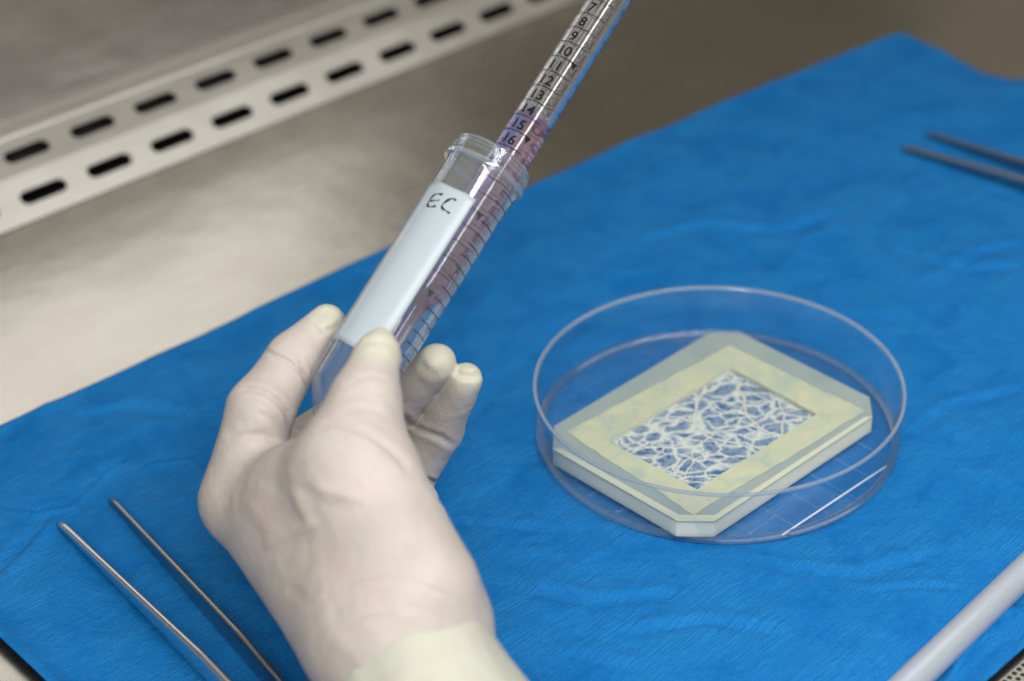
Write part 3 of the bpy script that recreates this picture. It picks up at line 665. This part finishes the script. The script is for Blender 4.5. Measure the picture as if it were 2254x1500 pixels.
for n in range(2, 25):
    l = L16 + (n - 16) * STEP
    if l > SH - 2: break
    if n <= 16:
        parc(V, Fc, l, -92, 22, 0.17)
        putnum(str(n), l - 1.0, -32, 5.5)
    parc(V, Fc, l + 1.5, 128, 236, 0.17)                    # second scale on the far side
    parc(V, Fc, l - 2.2, 62, 92, 0.2)
    if n > 16: parc(V, Fc, l, -60, 40, 0.16)
for n in range(2, 24):
    l = L16 + (n - 16) * STEP
    if l > SH - 4: break
    k = 24 - n
    if k > 0: putnum(str(k), l + 0.4, 156, 5.5)
for n in (6, 11, 16, 21, 26):
    l = L16 + (n - 17) * STEP + (0 if n < 20 else .4)
    pwrap([(2, l - 0.3), (13, l - 0.3), (24, l - 0.3), (20, l + 1.1), (16, l + 2.6), (9, l + 1.1)], [(0, 1, 5), (1, 2, 3), (1, 3, 5), (5, 3, 4)], 'arrow_mark')
pwrap(V, Fc, 'graduation_line')

# ------------------------------------------------------------------ forceps
def forceps(name, tips, ends, length, wd0, wd1, th, mts, label, group=None, z0=0.8, dark=False):
    a, b_ = [np.array(p[:2]) for p in tips]; c_, d_ = [np.array(p[:2]) for p in ends]
    root = empty(name, ((a + b_)[0] / 2, (a + b_)[1] / 2, 0), label, 'forceps', group)
    joint = None; dirm = ((c_ + d_) / 2 - (a + b_) / 2); dirm /= np.linalg.norm(dirm)
    J_ = (a + b_) / 2 + dirm * length; nm = np.array([-dirm[1], dirm[0]])
    for q, (p, e_) in enumerate(((a, c_), (b_, d_))):
        V = []; Fc = []; n = 48; m = 20; sq_, tk_ = mts['sq'][q]
        L0 = float(np.linalg.norm(e_ - p)); d0 = (e_ - p) / L0
        sgn = 1 if (p - (a + b_) / 2) @ nm > 0 else -1
        for i in range(n + 1):
            u = i / n; x = u * length
            P1 = p + d0 * x; P2 = J_ + nm * sgn * 1.6
            k = max(0.0, (x - L0 - 12) / (length - L0 - 12)); k = k * k * (3 - 2 * k); c2 = P1 * (1 - k) + P2 * k
            wd = (wd0 + (wd1 - wd0) * min(1, u * 1.5)) * (0.55 + .45 * min(1, i / 1.5)) if i else wd0 * .35
            t_ = (th[0] + (th[1] - th[0]) * u) * tk_
            t_ = t_ * (0.6 if i == 0 else 1)
            dd = d0; nn = np.array([-dd[1], dd[0]])
            for j in range(m):
                an = 2 * math.pi * j / m; cs = math.cos(an); sn = math.sin(an)
                ex = math.copysign(abs(cs) ** sq_, cs) * t_ / 2; ez = math.copysign(abs(sn) ** sq_, sn) * wd / 2
                V.append((c2[0] + nn[0] * ex, c2[1] + nn[1] * ex, z0 + wd / 2 + u * 2 + ez))
        for i in range(n):
            for j in range(m): j2 = (j + 1) % m; Fc.append((i * m + j, i * m + j2, (i + 1) * m + j2, (i + 1) * m + j))
        Fc.append(tuple(range(m))); Fc.append(tuple(n * m + j for j in range(m)))
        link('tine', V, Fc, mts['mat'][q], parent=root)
    V = []; Fc = []
    for dx in (-6, 8):
        for (yy, zz) in ((-2.6, z0 + 1), (2.6, z0 + 1), (2.6, z0 + 9), (-2.6, z0 + 9)):
            q = J_ + dirm * dx + nm * yy; V.append((q[0], q[1], zz))
    link('joint', V, [(0, 1, 2, 3), (7, 6, 5, 4), (0, 4, 5, 1), (1, 5, 6, 2), (2, 6, 7, 3), (3, 7, 4, 0)], mts['mat'][0], parent=root, smooth=False)
    return root
zt_ = 3.0
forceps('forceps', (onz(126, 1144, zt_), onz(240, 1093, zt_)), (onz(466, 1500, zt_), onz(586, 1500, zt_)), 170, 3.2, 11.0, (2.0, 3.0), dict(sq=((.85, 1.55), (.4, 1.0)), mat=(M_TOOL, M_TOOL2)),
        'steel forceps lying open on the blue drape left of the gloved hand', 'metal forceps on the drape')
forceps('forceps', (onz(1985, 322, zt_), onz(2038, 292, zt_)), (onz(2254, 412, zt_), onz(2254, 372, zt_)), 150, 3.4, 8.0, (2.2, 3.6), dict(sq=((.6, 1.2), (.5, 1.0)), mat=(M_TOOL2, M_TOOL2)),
        'dark blurred forceps on the drape at the far right beyond the petri dish', 'metal forceps on the drape')

# ------------------------------------------------------------------ white plastic tube, lower right
a = onz(2007, 1500, 5.7); b_ = onz(2254, 1261, 5.7); d = (b_ - a) / np.linalg.norm(b_ - a); d[2] = 0; d /= np.linalg.norm(d); n_ = np.array([-d[1], d[0], 0])
a = np.array([a[0], a[1], 6.0])
V, Fc = lathe([(5.6, -60), (5.6, 0), (5.55, 30), (5.6, 60), (5.6, 160), (4.4, 160), (4.4, -60)], a, d, n_, EZ, 64)
ob = link('plastic_rod', V, Fc, M_MILK, sharp=40); tag(ob, 'milky white plastic tube lying on the drape at lower right', 'plastic tube')

# ------------------------------------------------------------------ gloved hand
def W(px, py, d): return at(px, py, d)
B = []   # (group, a, b, ra, rb, k)
def bone(g, p, q, ra, rb, k=3.0): B.append((g, W(*p), W(*q), ra, rb, k))
# index
bone('index', (530, 1100, 642), (573, 903, 640), 14.0, 11.5)
bone('index', (573, 903, 640), (646, 790, 648), 11.5, 9.3)
bone('index', (646, 790, 648), (719, 713, 656), 9.3, 6.9)
# middle
bone('middle', (550, 1060, 690), (775, 918, 697), 12, 10.5)
bone('middle', (775, 918, 697), (872, 897, 684), 10.5, 9.2)
bone('middle', (872, 897, 684), (962, 799, 662), 9.2, 7.1)
# ring
bone('ring', (600, 1180, 700), (885, 1064, 699), 12, 11)
bone('ring', (885, 1064, 699), (964, 946, 686), 11, 9.2)
bone('ring', (964, 946, 686), (1025, 836, 664), 9.0, 6.2)
# little finger
bone('little', (680, 1260, 690), (860, 1200, 695), 10, 8.8)
bone('little', (860, 1200, 695), (915, 1145, 680), 8.8, 8)
bone('little', (915, 1145, 680), (925, 1100, 664), 8, 6.5)
# thumb
bone('thumb', (768, 1018, 596), (803, 885, 603), 15.4, 11.5, 5)
bone('thumb', (803, 885, 603), (831, 778, 612), 11.6, 7.7, 4)
bone('thumb', (832, 778, 612), (838, 741, 613), 7.6, 2.8, 2.5)
# palm
bone('palm', (535, 1105, 645), (785, 1405, 598), 14.5, 16.0, 8)
bone('palm', (812, 1076, 596), (925, 1290, 580), 18.3, 17.6, 16)
bone('palm', (680, 1120, 617), (860, 1390, 588), 17.5, 23.5, 20)
bone('palm', (860, 1390, 588), (965, 1560, 575), 24.5, 24.5, 10)
bone('palm', (925, 1150, 630), (995, 1375, 590), 9.5, 11.5, 10)
bone('palm', (600, 1080, 634), (760, 1050, 601), 11.5, 14.5, 16)
bone('palm', (570, 1130, 685), (840, 1380, 620), 12, 18, 10)
bone('palm', (700, 1230, 665), (880, 1350, 625), 15, 18, 10)
pts = np.array([p for b_ in B for p in (b_[1], b_[2])]); lo = pts.min(0) - 34; hi = pts.max(0) + 34
H = 1.0
ax = [np.arange(lo[i], hi[i], H, dtype=np.float32) for i in range(3)]
shape = tuple(len(a_) for a_ in ax)
def field(P_):
    """P_ (n,3) -> sdf"""
    G = {}
    for g, a_, b_, ra, rb, k in B:
        ab = b_ - a_; tt_ = np.clip(((P_ - a_) @ ab) / (ab @ ab), 0, 1)
        d_ = np.linalg.norm(P_ - (a_ + tt_[:, None] * ab), axis=1) - (ra + (rb - ra) * tt_)
        if g in G:
            h_ = np.clip(0.5 + 0.5 * (G[g] - d_) / k, 0, 1); G[g] = G[g] * (1 - h_) + d_ * h_ - k * h_ * (1 - h_)
        else: G[g] = d_
    def smin(x, y, k):
        h_ = np.clip(0.5 + 0.5 * (x - y) / k, 0, 1); return x * (1 - h_) + y * h_ - k * h_ * (1 - h_)
    f = smin(G['middle'], G['ring'], 0.35); f = smin(f, G['little'], 0.8)
    pal = smin(G['palm'], G['thumb'], 12.0); pal = smin(pal, G['index'], 5.0)
    return smin(pal, f, 4.0)
phi = np.empty(shape, np.float32)
gy, gz = np.meshgrid(ax[1], ax[2], indexing='ij')
for i, x in enumerate(ax[0]):
    Pp = np.stack([np.full(gy.size, x), gy.ravel(), gz.ravel()], 1).astype(np.float64)
    phi[i] = field(Pp).reshape(gy.shape)
def surface_nets(phi, org, h):
    ins = phi < 0
    nx, ny, nz_ = phi.shape
    acc = np.zeros((nx - 1, ny - 1, nz_ - 1, 3), np.float32); cnt = np.zeros((nx - 1, ny - 1, nz_ - 1), np.float32)
    c = [(0, 0, 0), (1, 0, 0), (0, 1, 0), (1, 1, 0), (0, 0, 1), (1, 0, 1), (0, 1, 1), (1, 1, 1)]
    sl = lambda o_: phi[o_[0]:nx - 1 + o_[0], o_[1]:ny - 1 + o_[1], o_[2]:nz_ - 1 + o_[2]]
    for i in range(8):
        for j in range(i + 1, 8):
            dlt = np.array(c[j]) - np.array(c[i])
            if np.abs(dlt).sum() != 1: continue
            a_, b_ = sl(c[i]), sl(c[j]); k = (a_ < 0) != (b_ < 0)
            tt_ = np.where(k, a_ / np.where(k, a_ - b_, 1), 0)
            for q in range(3): acc[..., q] += np.where(k, c[i][q] + dlt[q] * tt_, 0)
            cnt += k
    act = cnt > 0; vid = -np.ones(act.shape, np.int64); vid[act] = np.arange(act.sum())
    ijk = np.argwhere(act); V_ = (ijk + acc[act] / cnt[act][:, None]) * h + org
    F_ = []
    for q in range(3):
        a_ = np.moveaxis(ins, q, 0); k = a_[:-1] != a_[1:]; ii = np.argwhere(k)
        # back to xyz order
        r = np.zeros((len(ii), 3), np.int64); oth = [x for x in range(3) if x != q]
        r[:, q] = ii[:, 0]; r[:, oth[0]] = ii[:, 1]; r[:, oth[1]] = ii[:, 2]
        ok = (r[:, oth[0]] > 0) & (r[:, oth[1]] > 0) & (r[:, oth[0]] < act.shape[oth[0]]) & (r[:, oth[1]] < act.shape[oth[1]]) & (r[:, q] < act.shape[q]); r = r[ok]
        def g(da, db):
            s_ = r.copy(); s_[:, oth[0]] -= da; s_[:, oth[1]] -= db; return vid[s_[:, 0], s_[:, 1], s_[:, 2]]
        quad = np.stack([g(1, 1), g(0, 1), g(0, 0), g(1, 0)], 1)
        inside_first = ins[r[:, 0], r[:, 1], r[:, 2]]
        flip = ~inside_first if q != 1 else inside_first
        quad[flip] = quad[flip][:, ::-1]; F_.append(quad[(quad >= 0).all(1)])
    return V_, np.concatenate(F_)
V, Fc = surface_nets(phi, lo, H); V = V.astype(np.float64)
E_ = np.concatenate([Fc[:, [0, 1]], Fc[:, [1, 2]], Fc[:, [2, 3]], Fc[:, [3, 0]]])
def lap(V, it, lam=.5):
    for _ in range(it):
        A_ = np.zeros_like(V); n_ = np.zeros(len(V)); np.add.at(A_, E_[:, 0], V[E_[:, 1]]); np.add.at(n_, E_[:, 0], 1); np.add.at(A_, E_[:, 1], V[E_[:, 0]]); np.add.at(n_, E_[:, 1], 1)
        V = V + lam * (A_ / n_[:, None] - V)
    return V
V = lap(V, 2)
eps = 0.6
def grad(P_): 
    g_ = np.stack([field(P_ + np.eye(3)[i] * eps) - field(P_ - np.eye(3)[i] * eps) for i in range(3)], 1); return g_ / np.linalg.norm(g_, axis=1)[:, None]
Nn = grad(V)
qx, qy, qd = proj(V); P2 = np.stack([qx, qy], 1)
view = CAM - V; view /= np.linalg.norm(view, axis=1)[:, None]; facing = np.clip((Nn * view).sum(1) * 2.2 + 0.15, 0, 1)
disp = np.zeros(len(V))
def fold(pts_, wd, dp, dr=(0, 9999), lip=0.45, soft=5):
    """latex fold: groove (dp>0) or ridge (dp<0) along a line, wd in photo px, dp in mm, limited to a depth range"""
    global disp
    d_, s_, p_ = polyd(P2, pts_); fd = np.clip(np.minimum(p_, 1 - p_) * soft, 0, 1); m_ = facing * fd * ((qd > dr[0]) & (qd < dr[1]))
    dp = dp * (0.85 if dr[0] == 480 else 1.25); disp += m_ * (-dp * np.exp(-(d_ / wd) ** 2) + lip * dp * (np.exp(-((s_ - 1.7 * wd) / (1.2 * wd)) ** 2) + np.exp(-((s_ + 1.7 * wd) / (1.2 * wd)) ** 2)) * (d_ < 5 * wd))
IX = (610, 668)
fold([(575, 768), (605, 783), (640, 800), (668, 828), (688, 862)], 6, 1.0, IX)
fold([(512, 862), (545, 856), (582, 863), (612, 884), (634, 912), (640, 935)], 7, 1.1, IX)
fold([(656, 790), (666, 812), (674, 836)], 5, 0.8, IX)
fold([(470, 1000), (520, 962), (580, 958), (625, 985)], 10, 0.45, IX)
fold([(560, 905), (600, 925), (630, 960)], 6, 0.3, IX)
fold([(690, 690), (697, 712), (712, 728), (735, 724), (752, 706)], 6, 0.55, (635, 668))
fold([(700, 694), (722, 686), (745, 694)], 9, 0.45, (635, 668), 0.1)
TH = (560, 618)
fold([(700, 930), (735, 930), (767, 938), (810, 955), (840, 978)], 8, 0.7, TH)
fold([(735, 880), (790, 868), (850, 880), (880, 905)], 7, 0.35, TH)
fold([(775, 838), (820, 828), (880, 850)], 6, 0.3, TH)
fold([(790, 855), (840, 850), (884, 872)], 5, 0.25, TH)
fold([(750, 905), (810, 900), (872, 925)], 6, 0.3, TH)
fold([(783, 766), (812, 752), (850, 752), (872, 766)], 6, 0.35, TH)
fold([(820, 960), (870, 1000), (905, 1040)], 9, 0.6, TH)
PM = (480, 660)
fold([(636, 1062), (655, 1100), (676, 1140), (692, 1160)], 12, -0.75, PM, .12)
fold([(665, 1062), (684, 1092), (706, 1128)], 16, 0.3, PM, .0)
fold([(680, 1066), (715, 1080), (755, 1090), (820, 1100)], 14, -0.7, PM, .12)
fold([(700, 1110), (750, 1118), (830, 1120)], 16, 0.25, PM, .0)
fold([(575, 1208), (615, 1186), (655, 1166), (705, 1152)], 12, -0.9, PM, .12)
fold([(585, 1228), (630, 1206), (700, 1184)], 14, 0.35, PM, .0)
fold([(545, 1100), (575, 1145), (612, 1185)], 14, -0.4, PM, .1)
fold([(640, 1290), (672, 1250), (690, 1215)], 16, 0.4, PM, .2)
fold([(560, 1040), (600, 1060), (640, 1078), (700, 1080)], 16, 0.3, PM, .2)
WR = (480, 640)
for _k in range(5): fold([(700 + 4 * _k, 1350 + 20 * _k), (745, 1306 + 15 * _k), (800, 1284 + 14 * _k), (860, 1276 + 14 * _k)], 5, 0.22, WR, .2)
fold([(680, 1352), (725, 1312), (775, 1290), (840, 1274), (905, 1279), (975, 1308), (1045, 1352)], 8, 0.61, WR, .5)
fold([(700, 1370), (760, 1322), (830, 1300), (900, 1304)], 12, 0.27, WR, .3)
fold([(870, 1292), (950, 1318), (1010, 1356), (1075, 1405)], 11, 0.34, WR, .3)
fold([(690, 1420), (735, 1362), (790, 1335), (860, 1325), (940, 1345), (1010, 1385)], 13, 0.31, WR, .3)
fold([(705, 1450), (745, 1400), (800, 1366), (880, 1352)], 10, 0.41, WR, .4)
fold([(670, 1330), (650, 1300), (625, 1285)], 12, 0.4, WR, .3)
DP = (640, 720)
fold([(905, 938), (930, 948), (970, 962), (1004, 985)], 7, 0.8, DP)
fold([(935, 1052), (955, 1062), (982, 1064)], 5, 1.2, DP)
fold([(945, 1078), (958, 1082), (978, 1078)], 5, 0.9, DP)
fold([(994, 812), (1016, 826), (1040, 830), (1060, 822)], 7, 0.9, DP, 0.3)
fold([(925, 790), (933, 812), (958, 826), (980, 818)], 9, 0.35, DP)
fold([(868, 912), (890, 925), (910, 945)], 9, 1.2, DP)
fold([(632, 945), (650, 940), (672, 948)], 5, 0.8, DP)
fold([(625, 960), (650, 966)], 5, 0.4, DP)
ng = 0.26 * (0.5 - np.abs(vnoise(V[:, 0] / 13 + V[:, 1] / 17, V[:, 2] / 12 - V[:, 1] / 21, 31)) * 2) + 0.30 * vnoise(V[:, 0] / 9 + V[:, 2] / 11, V[:, 1] / 10, 21) + 0.15 * vnoise(V[:, 0] / 4 + V[:, 2] / 5, V[:, 1] / 4.5, 22)
V = V + Nn * (disp + ng)[:, None]; V = lap(V, 1, 0.22)
slack = np.zeros(len(V))
def spot(px, py, d, r0, r1):
    global slack
    dd = np.linalg.norm(V - W(px, py, d), axis=1); slack = np.maximum(slack, np.clip((r1 - dd) / (r1 - r0), 0, 1))
spot(733, 694, 652, 6, 12); spot(972, 778, 655, 7, 14); spot(1032, 817, 659, 6, 13); spot(838, 738, 606, 7, 15); spot(928, 1090, 664, 6, 14)
slack = slack * (0.85 + 0.5 * vnoise(V[:, 0] / 5, V[:, 1] / 5, 5)); slack = np.clip(slack, 0, 1)
person = empty('person', W(860, 1400, 600), "person's left hand in a cream latex glove gripping the labelled tube", 'person')
me = bpy.data.meshes.new('glove'); me.from_pydata((V * MM).tolist(), [], Fc.tolist()); me.update()
bm = bmesh.new(); bm.from_mesh(me); bmesh.ops.recalc_face_normals(bm, faces=bm.faces); bm.to_mesh(me); bm.free()
att = me.attributes.new('slack', 'FLOAT', 'POINT'); att.data.foreach_set('value', slack.astype(np.float32))
me.materials.append(M_GLOVE); me.polygons.foreach_set('use_smooth', [True] * len(me.polygons))
gl = bpy.data.objects.new('glove', me); col.objects.link(gl); gl.parent = person; gl.matrix_parent_inverse = person.matrix_world.inverted()
# pale cuff round the wrist
c0 = W(918, 1478, 582); c1 = W(1030, 1710, 560); A_ = (c1 - c0) / np.linalg.norm(c1 - c0); e2 = (CAM - c0) / np.linalg.norm(CAM - c0); e2 = e2 - A_ * (e2 @ A_); e2 /= np.linalg.norm(e2); e1 = np.cross(e2, A_)
prof = [(24.0, 1.2), (25.6, -0.6), (27.0, -0.4), (27.6, 0.9), (27.6, 3), (28.3, 12), (30, 24), (33, 44), (36, 70), (34.5, 70), (31, 44), (28, 24), (26, 12), (24.5, 4)]
V2, F2 = lathe(prof, c0, A_, e1, e2, 96)
V2 = [np.array(v) for v in V2]
for i, v in enumerate(V2):
    k = i % 96; a_ = 2 * math.pi * k / 96; ld = (v - c0) @ A_; c_ = c0 + A_ * ld
    V2[i] = c_ + (v - c_) * (1 + 0.02 * math.sin(3 * a_ + ld * .08) + 0.012 * math.sin(7 * a_ + 1 + ld * .15)) + A_ * (0.3 * math.sin(2 * a_ + .5))
link('sleeve_cuff', V2, F2, M_CUFF, parent=person)
print('glove verts', len(V))
